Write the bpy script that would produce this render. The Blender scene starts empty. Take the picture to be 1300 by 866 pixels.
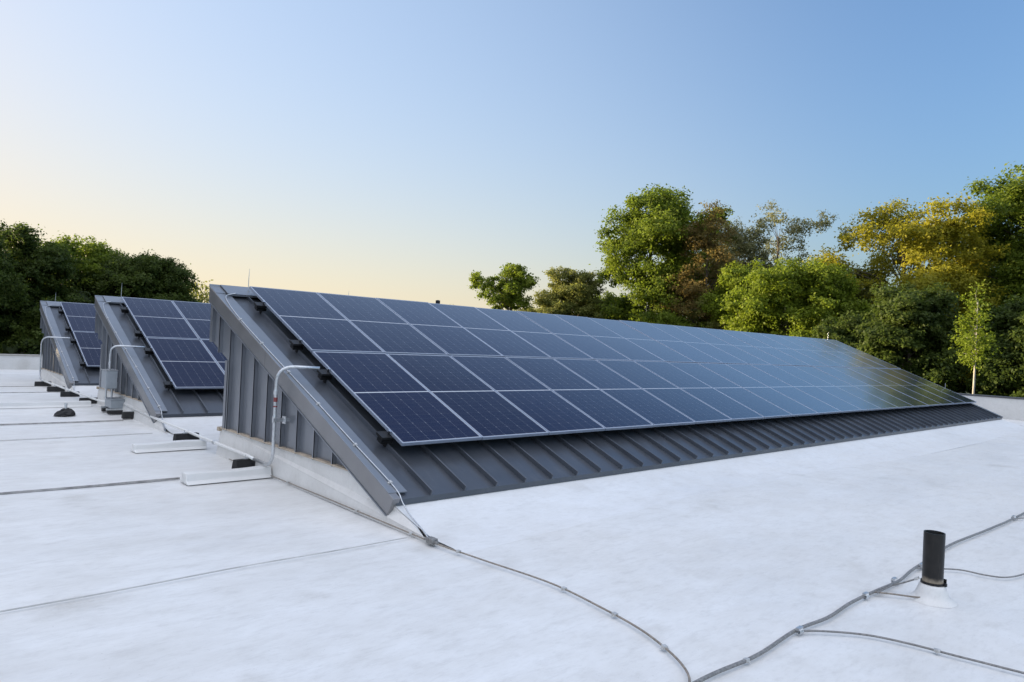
import bpy, math, random
import numpy as np
from mathutils import Vector, Matrix

SC = bpy.context.scene
COL = SC.collection
R = math.radians

# ------------------------------------------------------------------ camera, sky, sun, exposure
cam_d = bpy.data.cameras.new('camera')
cam = bpy.data.objects.new('camera', cam_d)
COL.objects.link(cam)
cam_d.sensor_fit = 'HORIZONTAL'
cam_d.sensor_width = 36.0
cam_d.lens = 878.2 * 36.0 / 1300.0
cam_d.clip_start = 0.05
cam_d.clip_end = 4000
YAW, PITCH, ROLL = 0.7368, 0.0058, 0.0464
fw = Vector((math.sin(YAW) * math.cos(PITCH), math.cos(YAW) * math.cos(PITCH), math.sin(PITCH)))
rt = Vector((math.cos(YAW), -math.sin(YAW), 0))
up = rt.cross(fw)
rt2 = math.cos(ROLL) * rt + math.sin(ROLL) * up
up2 = -math.sin(ROLL) * rt + math.cos(ROLL) * up
m = Matrix.Identity(4)
for i in range(3):
    m[i][0], m[i][1], m[i][2] = rt2[i], up2[i], -fw[i]
m[0][3], m[1][3], m[2][3] = -3.8408, -9.8838, 1.6445
cam.matrix_world = m
SC.camera = cam

SUN_EL, SUN_AZ = 5.5, -26.0            # azimuth from +Y towards +X
world = bpy.data.worlds.new('World')
SC.world = world
world.use_nodes = True
wn = world.node_tree
bg = wn.nodes['Background']
sky = wn.nodes.new('ShaderNodeTexSky')
sky.sky_type = 'NISHITA'
sky.sun_disc = False
sky.sun_elevation = R(SUN_EL)
sky.sun_rotation = R(SUN_AZ)
sky.altitude = 50
sky.air_density = 1.0
sky.dust_density = 3.2
sky.ozone_density = 3.0
bg.inputs[1].default_value = 0.15
# bright sky around the low sun is tone-compressed (x / sqrt(1 + (lum/limit)^2)), and an invented pale
# patch of sky high up behind the camera is added to brighten the shaded roof
def vm(op, a, b=None):
    n = wn.nodes.new('ShaderNodeVectorMath'); n.operation = op
    for i, q in enumerate((a, b)):
        if q is None: continue
        if hasattr(q, 'is_output'): wn.links.new(q, n.inputs[i])
        else: n.inputs[i].default_value = q
    return n
KD = 0.455
LIM = .74
GAIN = (1.40, 1.25, 1.26)
x_ = vm('MULTIPLY', sky.outputs[0], (KD,)*3).outputs[0]
lum = vm('DOT_PRODUCT', x_, (.30/LIM, .50/LIM, .20/LIM)).outputs['Value']
q1 = wn.nodes.new('ShaderNodeMath'); q1.operation = 'MULTIPLY_ADD'; q1.inputs[2].default_value = 1.0
wn.links.new(lum, q1.inputs[0]); wn.links.new(lum, q1.inputs[1])
q2 = wn.nodes.new('ShaderNodeMath'); q2.operation = 'SQRT'; wn.links.new(q1.outputs[0], q2.inputs[0])
skyc = vm('MULTIPLY', vm('DIVIDE', x_, q2.outputs[0]).outputs[0], tuple(g/KD for g in GAIN)).outputs[0]
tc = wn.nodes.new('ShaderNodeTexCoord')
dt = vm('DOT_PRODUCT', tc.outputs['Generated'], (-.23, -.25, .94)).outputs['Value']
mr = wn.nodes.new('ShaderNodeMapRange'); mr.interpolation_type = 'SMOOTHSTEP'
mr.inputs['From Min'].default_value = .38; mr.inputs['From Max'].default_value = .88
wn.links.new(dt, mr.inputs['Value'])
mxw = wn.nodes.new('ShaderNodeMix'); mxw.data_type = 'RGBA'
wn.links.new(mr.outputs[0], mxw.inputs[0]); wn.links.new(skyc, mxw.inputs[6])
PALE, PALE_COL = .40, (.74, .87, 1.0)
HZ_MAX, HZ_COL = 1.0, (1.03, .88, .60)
SKY_FILL = (1.42, 1.48, 1.66)  # colour of the invented overhead sky patch, a fill for the shaded roof
mxw.inputs[7].default_value = tuple(v/KD for v in SKY_FILL) + (1,)
# cream evening haze along the horizon, strongest on the sun's side
sx = wn.nodes.new('ShaderNodeSeparateXYZ'); wn.links.new(tc.outputs['Generated'], sx.inputs[0])
def wm(op, a, b=None, c=None):
    n = wn.nodes.new('ShaderNodeMath'); n.operation = op; n.use_clamp = True
    for i, q in enumerate((a, b, c)):
        if q is None: continue
        if hasattr(q, 'is_output'): wn.links.new(q, n.inputs[i])
        else: n.inputs[i].default_value = q
    return n.outputs[0]
low = wm('POWER', wm('SUBTRACT', 1.0, wm('ABSOLUTE', sx.outputs[2])), 7.0)
sd_ = vm('DOT_PRODUCT', tc.outputs['Generated'], (math.sin(R(5)), math.cos(R(5)), 0)).outputs['Value']
mr2 = wn.nodes.new('ShaderNodeMapRange'); mr2.interpolation_type = 'SMOOTHSTEP'
mr2.inputs['From Min'].default_value = .30; mr2.inputs['From Max'].default_value = 1.0
wn.links.new(sd_, mr2.inputs['Value'])
hz = wm('MULTIPLY', wm('MULTIPLY', low, mr2.outputs[0]), HZ_MAX)
mxh = wn.nodes.new('ShaderNodeMix'); mxh.data_type = 'RGBA'
mxp = wn.nodes.new('ShaderNodeMix'); mxp.data_type = 'RGBA'
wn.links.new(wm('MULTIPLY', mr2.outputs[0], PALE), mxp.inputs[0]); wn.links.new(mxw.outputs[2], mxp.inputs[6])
mxp.inputs[7].default_value = tuple(v/KD for v in PALE_COL) + (1,)
wn.links.new(hz, mxh.inputs[0]); wn.links.new(mxp.outputs[2], mxh.inputs[6])
mxh.inputs[7].default_value = tuple(v/KD for v in HZ_COL) + (1,)
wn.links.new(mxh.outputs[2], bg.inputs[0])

sun_d = bpy.data.lights.new('sun', 'SUN')
sun_d.energy = 5.0
sun_d.angle = R(0.6)
sun_d.color = (1.0, 0.80, 0.52)
sun = bpy.data.objects.new('sun', sun_d)
COL.objects.link(sun)
sd = Vector((math.sin(R(SUN_AZ)) * math.cos(R(SUN_EL)), math.cos(R(SUN_AZ)) * math.cos(R(SUN_EL)), math.sin(R(SUN_EL))))
sun.rotation_euler = (-sd).to_track_quat('-Z', 'Y').to_euler()
sun.location = sd * 60

SC.view_settings.view_transform = 'Standard'
SC.view_settings.look = 'None'
SC.view_settings.gamma = 1.0
SC.view_settings.exposure = 1.6
SC.view_settings.use_curve_mapping = False

# ------------------------------------------------------------------ helpers
class MB:
    """collects faces for one mesh"""
    def __init__(s):
        s.v = []; s.f = []; s.uv = None
    def poly(s, pts):
        n = len(s.v); s.v += [tuple(p) for p in pts]; s.f.append(tuple(range(n, n + len(pts)))); return s
    def box(s, a, b, fn=None):
        x0, y0, z0 = a; x1, y1, z1 = b
        c = [(x0,y0,z0),(x1,y0,z0),(x1,y1,z0),(x0,y1,z0),(x0,y0,z1),(x1,y0,z1),(x1,y1,z1),(x0,y1,z1)]
        if fn: c = [fn(*p) for p in c]
        n = len(s.v); s.v += c
        s.f += [tuple(n + i for i in q) for q in ((0,3,2,1),(4,5,6,7),(0,1,5,4),(1,2,6,5),(2,3,7,6),(3,0,4,7))]
        return s
    def prism(s, prof, axis_pts):
        """prof: closed list of points per station -> stations lists of 3D points"""
        n0 = len(s.v); k = len(prof[0])
        for st in prof: s.v += [tuple(p) for p in st]
        for i in range(len(prof) - 1):
            for j in range(k):
                a = n0 + i*k + j; b = n0 + i*k + (j+1) % k
                s.f.append((a, b, b + k, a + k))
        s.f.append(tuple(n0 + j for j in reversed(range(k))))
        s.f.append(tuple(n0 + (len(prof)-1)*k + j for j in range(k)))
        return s
    def tube(s, pts, r, n=8, caps=True):
        pts = list(pts)
        rr = [float(q) for q in (r if isinstance(r, (list, tuple)) else [r] * len(pts))]; pts = [Vector([float(q) for q in p]) for p in pts]
        n0 = len(s.v); ref = None
        for i, p in enumerate(pts):
            if i == 0: t = pts[1] - p
            elif i == len(pts) - 1: t = p - pts[i-1]
            else: t = (pts[i+1] - p).normalized() + (p - pts[i-1]).normalized()
            t.normalize()
            if ref is None:
                ref = t.orthogonal().normalized()
            else:
                ref = ref - t * ref.dot(t)
                if ref.length < 1e-6: ref = t.orthogonal()
                ref.normalize()
            b = t.cross(ref)
            for k in range(n):
                a = 2*math.pi*k/n
                s.v.append(tuple(p + rr[i]*(math.cos(a)*ref + math.sin(a)*b)))
        for i in range(len(pts)-1):
            for k in range(n):
                a = n0+i*n+k; b2 = n0+i*n+(k+1) % n
                s.f.append((a, b2, b2+n, a+n))
        if caps:
            s.f.append(tuple(n0+k for k in reversed(range(n))))
            s.f.append(tuple(n0+(len(pts)-1)*n+k for k in range(n)))
        return s
    def lathe(s, prof, c=(0,0,0), n=24):
        n0 = len(s.v)
        for r, z in prof:
            for k in range(n):
                a = 2*math.pi*k/n
                s.v.append((c[0]+r*math.cos(a), c[1]+r*math.sin(a), c[2]+z))
        for i in range(len(prof)-1):
            for k in range(n):
                a = n0+i*n+k; b2 = n0+i*n+(k+1) % n
                s.f.append((a, b2, b2+n, a+n))
        return s
    def build(s, name, mat, parent=None, smooth=False, bevel=0, loc=None):
        me = bpy.data.meshes.new(name)
        me.from_pydata(s.v, [], s.f)
        me.validate(); me.update()
        if smooth: me.shade_smooth()
        me.materials.append(mat)
        o = bpy.data.objects.new(name, me)
        COL.objects.link(o)
        if parent: o.parent = parent
        if loc: o.location = loc
        if bevel:
            b = o.modifiers.new('bevel', 'BEVEL'); b.width = bevel; b.segments = 2; b.limit_method = 'ANGLE'; b.angle_limit = R(40)
        return o

def tag(o, label=None, cat=None, group=None, kind=None):
    for k, v in (('label', label), ('category', cat), ('group', group), ('kind', kind)):
        if v: o[k] = v
    return o
def empty(name, loc=(0,0,0), rot=(0,0,0)):
    o = bpy.data.objects.new(name, None); COL.objects.link(o)
    o.empty_display_size = .2
    o.location = loc; o.rotation_euler = rot
    return o
def copy_tree(o, parent=None):
    c = o.copy(); COL.objects.link(c)
    if parent: c.parent = parent
    for ch in list(o.children): copy_tree(ch, c)
    return c
def smooth_path(pts, n=8):
    """Catmull-Rom through the points"""
    P = [Vector(p) for p in pts]; out = []
    for i in range(len(P)-1):
        p0 = P[max(i-1, 0)]; p1 = P[i]; p2 = P[i+1]; p3 = P[min(i+2, len(P)-1)]
        for k in range(n):
            t = k/n
            out.append(0.5*((2*p1)+(p2-p0)*t+(2*p0-5*p1+4*p2-p3)*t*t+(3*p1-p0-3*p2+p3)*t**3))
    out.append(P[-1]); return out
def bend_path(pts, rad, n=7):
    """polyline with rounded corners"""
    P = [Vector(p) for p in pts]; out = [P[0]]
    for i in range(1, len(P)-1):
        a = (P[i-1]-P[i]); b = (P[i+1]-P[i])
        r = min(rad, a.length*.49, b.length*.49)
        a = P[i]+a.normalized()*r; b = P[i]+b.normalized()*r
        for k in range(n+1):
            t = k/n
            out.append((1-t)**2*a+2*t*(1-t)*P[i]+t*t*b)
    out.append(P[-1]); return out

# ------------------------------------------------------------------ materials
class NT:
    def __init__(s, name):
        s.m = bpy.data.materials.new(name); s.m.use_nodes = True
        s.t = s.m.node_tree; s.b = s.t.nodes['Principled BSDF']
    def n(s, t, **kw):
        x = s.t.nodes.new(t)
        for k, v in kw.items():
            if k.startswith('i_'):
                key = k[2:]
                x.inputs[int(key) if key.isdigit() else key].default_value = v
            else: setattr(x, k, v)
        return x
    def l(s, a, b): s.t.links.new(a, b)
    def noise(s, scale, detail=5, rough=.6, coord=None, stretch=None):
        if coord is None: coord = s.n('ShaderNodeTexCoord').outputs['Object']
        if stretch:
            mp = s.n('ShaderNodeMapping'); mp.inputs['Scale'].default_value = stretch; s.l(coord, mp.inputs[0]); coord = mp.outputs[0]
        x = s.n('ShaderNodeTexNoise'); x.inputs['Scale'].default_value = scale; x.inputs['Detail'].default_value = detail; x.inputs['Roughness'].default_value = rough
        s.l(coord, x.inputs['Vector']); return x.outputs['Fac']
    def ramp(s, fac, stops):
        x = s.n('ShaderNodeValToRGB'); e = x.color_ramp.elements
        while len(e) < len(stops): e.new(.5)
        for q, (p, c) in zip(e, stops):
            q.position = p; q.color = (c[0], c[1], c[2], 1) if not isinstance(c, (int, float)) else (c, c, c, 1)
        s.l(fac, x.inputs[0]); return x.outputs[0]
    def mix(s, fac, a, b, blend='MIX'):
        x = s.n('ShaderNodeMix', data_type='RGBA', blend_type=blend)
        for sock, val in ((x.inputs[0], fac), (x.inputs[6], a), (x.inputs[7], b)):
            if hasattr(val, 'is_output'): s.l(val, sock)
            elif isinstance(val, (int, float)): sock.default_value = val
            else: sock.default_value = (*val, 1)
        return x.outputs[2]
    def math(s, op, a, b=None, clamp=False):
        x = s.n('ShaderNodeMath', operation=op, use_clamp=clamp)
        for sock, val in ((x.inputs[0], a), (x.inputs[1], b)):
            if val is None: continue
            if hasattr(val, 'is_output'): s.l(val, sock)
            else: sock.default_value = val
        return x.outputs[0]
    def bump(s, h, strength=.2, dist=.01):
        x = s.n('ShaderNodeBump'); x.inputs['Strength'].default_value = strength; x.inputs['Distance'].default_value = dist
        s.l(h, x.inputs['Height']); s.l(x.outputs[0], s.b.inputs['Normal'])
    def set(s, **kw):
        names = dict(color='Base Color', rough='Roughness', metal='Metallic', ior='IOR', spec='Specular IOR Level')
        for k, v in kw.items():
            sock = s.b.inputs[names[k]]
            if hasattr(v, 'is_output'): s.l(v, sock)
            elif k == 'color': sock.default_value = (*v, 1)
            else: sock.default_value = v
        return s

def simple(name, c, rough=.5, metal=0., var=.15, scale=12, spec=.5):
    t = NT(name)
    nz = t.noise(scale)
    col = t.ramp(nz, [(.3, tuple(k*(1-var) for k in c)), (.7, tuple(min(1, k*(1+var)) for k in c))])
    t.set(color=col, metal=metal, spec=spec, rough=t.math('MULTIPLY_ADD', nz, .2))
    t.t.nodes[-1].inputs[2].default_value = max(rough-.1, .02)
    return t.m

# white roof membrane
def membrane(name, tint=(.755, .758, .752), dirt=1.0):
    t = NT(name)
    co = t.n('ShaderNodeTexCoord').outputs['Object']
    big = t.noise(.55, 6, .62, co, (.6, 1.3, 1))
    mid = t.noise(2.6, 7, .68, co, (.75, 1.2, 1))
    fine = t.noise(38, 4, .7, co)
    streak = t.noise(8, 6, .72, co, (.55, 1.25, 1))
    c = t.ramp(big, [(.28, tuple(k*.87 for k in tint)), (.5, tint), (.75, tuple(min(1, k*1.05) for k in tint))])
    warm = t.ramp(t.noise(.33, 4, .6, co), [(.40, 0.0), (.66, 1.0)])
    c = t.mix(t.math('MULTIPLY', warm, .28*dirt, True), c, (.74, .715, .675))
    d = t.ramp(mid, [(.36, 0.0), (.72, 1.0)])
    c = t.mix(t.math('MULTIPLY', d, .26*dirt), c, (.50, .485, .45))
    s = t.ramp(streak, [(.52, 0.0), (.8, 1.0)])
    c = t.mix(t.math('MULTIPLY', s, .24*dirt), c, (.40, .385, .36))
    fs = t.ramp(t.noise(24, 4, .7, co, (.45, 1.5, 1)), [(.50, 0.0), (.72, 1.0)])
    c = t.mix(t.math('MULTIPLY', fs, .13*dirt), c, (.42, .41, .39))
    # sparse stains
    st = t.ramp(t.noise(1.1, 3, .5, co, (1, 1, 1)), [(.62, 0.0), (.78, 1.0)])
    c = t.mix(t.math('MULTIPLY', t.math('MULTIPLY', st, fine), .5*dirt), c, (.36, .33, .28))
    speck = t.ramp(t.noise(70, 2, .5, co), [(.70, 0.0), (.78, 1.0)])
    c = t.mix(t.math('MULTIPLY', speck, .18*dirt), c, (.25, .24, .22))
    t.set(color=c, rough=t.ramp(mid, [(.3, .38), (.7, .55)]), spec=.4)
    h = t.math('ADD', t.math('MULTIPLY', mid, .7), t.math('MULTIPLY', fine, .12))
    t.bump(h, .35, .012)
    return t.m
M_ROOF = membrane('roof_membrane', dirt=1.6)
M_CURB = membrane('curb_membrane', (.72, .71, .69), 1.3)
M_APRON = membrane('apron_membrane', (.765, .770, .772), 1.3)
M_STRIP = membrane('strip_membrane', (.76, .76, .75), .5)

def painted_metal(name, c, metal=.5, r0=.28):
    t = NT(name)
    co = t.n('ShaderNodeTexCoord').outputs['Object']
    big = t.noise(1.4, 5, .6, co); fine = t.noise(30, 4, .6, co)
    col = t.ramp(big, [(.3, tuple(k*.88 for k in c)), (.7, tuple(k*1.1 for k in c))])
    dust = t.ramp(t.noise(5, 6, .7, co, (2.2, .5, .5)), [(.5, 0.0), (.85, 1.0)])
    col = t.mix(t.math('MULTIPLY', dust, .20), col, (.30, .29, .27))
    t.set(color=col, metal=metal, rough=t.ramp(t.noise(3, 5, .6, co), [(.3, r0), (.7, r0+.12)]), spec=.5)
    t.bump(t.noise(2.2, 2, .5, co), .12, .02)
    return t.m
M_SEAM = painted_metal('grey_seam_metal', (.098, .110, .130))
M_WALL = painted_metal('grey_wall_metal', (.245, .26, .29), .55)
M_RAKE = painted_metal('grey_trim_metal', (.275, .275, .285), .62, .28)
M_CAP = painted_metal('ridge_cap_metal', (.24, .26, .29))
M_ALU = simple('anodised_aluminium', (.33, .38, .47), .36, .5, .06, 20)
M_GALV = simple('galvanised_steel', (.58, .60, .62), .32, .75, .16, 30)
M_SKYLIT = simple('skylit_conduit_steel', (.84, .84, .82), .38, .2, .06, 30)  # same conduit steel, whitened: reflected sky glow is put into the colour
M_BLACK = simple('black_rubber', (.016, .016, .017), .75, 0, .4, 25)
M_CLAMP = simple('black_clamp_metal', (.012, .012, .013), .45, .3, .3, 25)
M_BOX = simple('grey_box_paint', (.30, .33, .36), .42, .1, .08, 10)
M_CABLE = simple('weathered_cable', (.24, .235, .23), .6, .35, .35, 60)
M_CABLE2 = simple('brownish_cable', (.27, .235, .20), .65, .2, .35, 40)
M_CLIP = simple('pale_cable_clip', (.55, .55, .54), .45, .4, .25, 40)
M_LAP = simple('seam_sealant', (.30, .29, .28), .8, 0, .45, 6)
M_LAPSOFT = simple('membrane_lap_edge', (.50, .49, .47), .7, 0, .25, 4)
M_TAN = simple('tan_flashing', (.46, .38, .29), .6, 0, .2, 9)
M_PARCAP = simple('parapet_cap_metal', (.42, .40, .36), .4, .3, .15, 6)
M_PARCAPD = simple('dark_cap_metal', (.10, .10, .105), .4, .3, .15, 6)
M_GREY = simple('building_wall_brick', (.30, .24, .20), .8, 0, .2, 5)
M_DARKINT = simple('sooty_inside', (.006, .006, .006), .9, 0, .2, 20)
M_SOFFIT = simple('soffit_metal', (.14, .14, .14), .6, .2, .1, 5)

# solar cells, UV in metres on the glass
def cell_material():
    t = NT('solar_cells')
    uv = t.n('ShaderNodeUVMap').outputs[0]
    sp = t.n('ShaderNodeSeparateXYZ'); t.l(uv, sp.inputs[0])
    U, V = sp.outputs[0], sp.outputs[1]      # 0..1 in the laminate
    WG, LG = 1.006, 2.181
    x = t.math('MULTIPLY', U, WG); y = t.math('MULTIPLY', V, LG)
    # margin 0.012, 6 cells across; mid gap
    cw = (WG-.024)/6
    xa = t.math('SUBTRACT', x, .012)
    fx = t.math('PINGPONG', xa, cw/2)            # distance to the nearest column gap
    ym = t.math('ABSOLUTE', t.math('SUBTRACT', y, LG/2))
    yb = t.math('SUBTRACT', ym, .010)
    chh = (LG/2-.010-.014)/12
    fy = t.math('PINGPONG', yb, chh/2)
    gapx = t.math('LESS_THAN', fx, .0013)
    gapy = t.math('LESS_THAN', fy, .0009)
    dia = t.math('LESS_THAN', t.math('ADD', fx, t.math('PINGPONG', yb, chh)), .0095)
    mid = t.math('LESS_THAN', ym, .010)
    edge = t.math('MAXIMUM', t.math('LESS_THAN', t.math('SUBTRACT', .503, t.math('ABSOLUTE', t.math('SUBTRACT', x, .503))), .010),
                  t.math('GREATER_THAN', ym, LG/2-.012))
    # fine busbars
    bus = t.math('LESS_THAN', t.math('PINGPONG', xa, cw/18), .0006)
    ob = t.n('ShaderNodeObjectInfo').outputs['Random']
    cellcol = t.mix(ob, (.0030, .0070, .032), (.0050, .0105, .044))
    # each cell its own tone
    wn_ = t.n('ShaderNodeTexWhiteNoise', noise_dimensions='2D')
    cmb = t.n('ShaderNodeCombineXYZ')
    t.l(t.math('FLOOR', t.math('DIVIDE', xa, cw)), cmb.inputs[0]); t.l(t.math('FLOOR', t.math('DIVIDE', y, chh)), cmb.inputs[1])
    t.l(cmb.outputs[0], wn_.inputs['Vector'])
    cellcol = t.mix(t.math('MULTIPLY', wn_.outputs[0], .35), cellcol, (.013, .015, .040))
    c = t.mix(t.math('MULTIPLY', bus, .25), cellcol, (.22, .24, .28))
    c = t.mix(t.math('MULTIPLY', gapy, .15), c, (.35, .37, .42))
    c = t.mix(t.math('MULTIPLY', gapx, .40), c, (.42, .44, .50))
    c = t.mix(t.math('MULTIPLY', dia, .28), c, (.50, .52, .56))
    c = t.mix(t.math('MULTIPLY', mid, .9), c, (.60, .62, .66))
    c = t.mix(t.math('MULTIPLY', edge, .9), c, (.45, .47, .52))
    co = t.n('ShaderNodeTexCoord').outputs['Object']
    dust = t.noise(2.5, 6, .65, co)
    c = t.mix(t.math('MULTIPLY', t.ramp(dust, [(.4, 0.0), (.8, 1.0)]), .016), c, (.4, .4, .38))
    # textured anti-reflective glass: weak mirror face-on, strong at grazing angles
    t.set(color=c, rough=.6, spec=.05)
    lw = t.n('ShaderNodeLayerWeight'); lw.inputs['Blend'].default_value = .5
    fr = t.ramp(lw.outputs['Facing'], [(0, .012), (.5, .03), (.60, .062), (.64, .105), (.70, .25), (.75, .43), (.79, .60), (.842, .68), (1, .95)])
    gl = t.n('ShaderNodeBsdfGlossy'); t.l(t.ramp(dust, [(.3, .09), (.8, .16)]), gl.inputs['Roughness'])
    mx = t.n('ShaderNodeMixShader'); t.l(fr, mx.inputs[0]); t.l(t.b.outputs[0], mx.inputs[1]); t.l(gl.outputs[0], mx.inputs[2])
    out = [n for n in t.t.nodes if n.type == 'OUTPUT_MATERIAL'][0]
    t.l(mx.outputs[0], out.inputs[0])
    return t.m
M_CELL = cell_material()
M_BACK = simple('panel_backsheet', (.55, .55, .55), .6, 0, .05, 5)

# ------------------------------------------------------------------ setting: ground and roof
gm = MB(); gm.poly([(-2500,-2500,-5.2),(2500,-2500,-5.2),(2500,2500,-5.2),(-2500,2500,-5.2)])
M_GROUND = simple('grass_ground', (.045, .062, .022), .9, 0, .4, .15)
tag(gm.build('ground', M_GROUND), kind='structure')

# roof sheet with slight unevenness
X0, X1, Y0, Y1 = -26.0, 23.2, -18.0, 19.9
nx, ny = 130, 100
xs = np.linspace(X0, X1, nx); ys = np.linspace(Y0, Y1, ny)
rng = np.random.default_rng(3)
XX, YY = np.meshgrid(xs, ys)
ZZ = np.zeros_like(XX)
for k in range(26):
    a = rng.uniform(0, 6.28); w = rng.uniform(.25, 1.6); ph = rng.uniform(0, 6.28)
    ZZ += np.sin((XX*math.cos(a)+YY*math.sin(a))*w+ph)*.0016/w**.5
ZZ -= ZZ.max()*.55
roof = MB()
roof.v = [tuple(q) for q in np.stack([XX, YY, ZZ], -1).reshape(-1, 3)]
for j in range(ny-1):
    for i in range(nx-1):
        a = j*nx+i; roof.f.append((a, a+1, a+1+nx, a+nx))
roof_o = tag(roof.build('flat_roof', M_ROOF, smooth=True), kind='structure')

def wob(k, x): return .012*math.sin(x*1.9+k)+.008*math.sin(x*4.3+2*k)
def lap(y, x0, x1, mat, w=.012, h=.006, k=0., name='lap_seam', step=.25):
    """a welded lap: thin bead lying along x"""
    n = max(2, int((x1-x0)/step)); b = MB()
    prof = []
    for i in range(n+1):
        x = x0+(x1-x0)*i/n; yy = y+wob(k, x)
        ww = w*(.8+.35*math.sin(x*3.1+k)**2)
        prof.append([(x, yy-ww, -.006), (x, yy-ww*.6, h), (x, yy+ww*.6, h), (x, yy+ww, -.006)])
    b.prism(prof, None)
    return b.build(name, mat, roof_o)
lap(-1.78, -26, -1.36, M_LAP, .016, .012, 1)
lap(3.70, -26, -.66, M_LAP, .018, .012, 2)
lap(9.75, -26, -.62, M_LAP, .02, .012, 3)
lap(11.58, -26, -.66, M_LAP, .02, .012, 4)
lap(-5.06, -26, -.52, M_LAPSOFT, .004, .002, 5)
lap(1.9, -26, -.66, M_LAPSOFT, .006, .004, 9)
# exterior wall under the roof edge and the parapets
bw = MB()
bw.box((X0, Y0+.3, -5.2), (X1+.05, Y1+.05, -.12))
tag(bw.build('building', M_GREY), 'low brick building carrying the white flat roof', 'building')

def parapet2(label, a, b, h, capmat):
    root = empty('parapet_wall', ((a[0]+b[0])/2, (a[1]+b[1])/2, 0)); c = root.location
    tag(root, label, 'parapet')
    q = MB(); q.box((a[0]-c.x, a[1]-c.y, -.05), (b[0]-c.x, b[1]-c.y, h)); q.build('wall', M_CURB, root)
    q = MB(); q.box((a[0]-c.x-.03, a[1]-c.y-.03, h+.002), (b[0]-c.x+.03, b[1]-c.y+.03, h+.05)); q.build('coping', capmat, root, bevel=.008)
    return root
parapet2('low white parapet with pale tan coping at the far left roof edge', (X0, 19.7), (X1-.36, 20.0), .46, M_PARCAP)
parapet2('white parapet with thin dark coping at the right end of the roof', (X1-.05, Y0), (X1+.3, 20.0), .66, M_PARCAPD)

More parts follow.
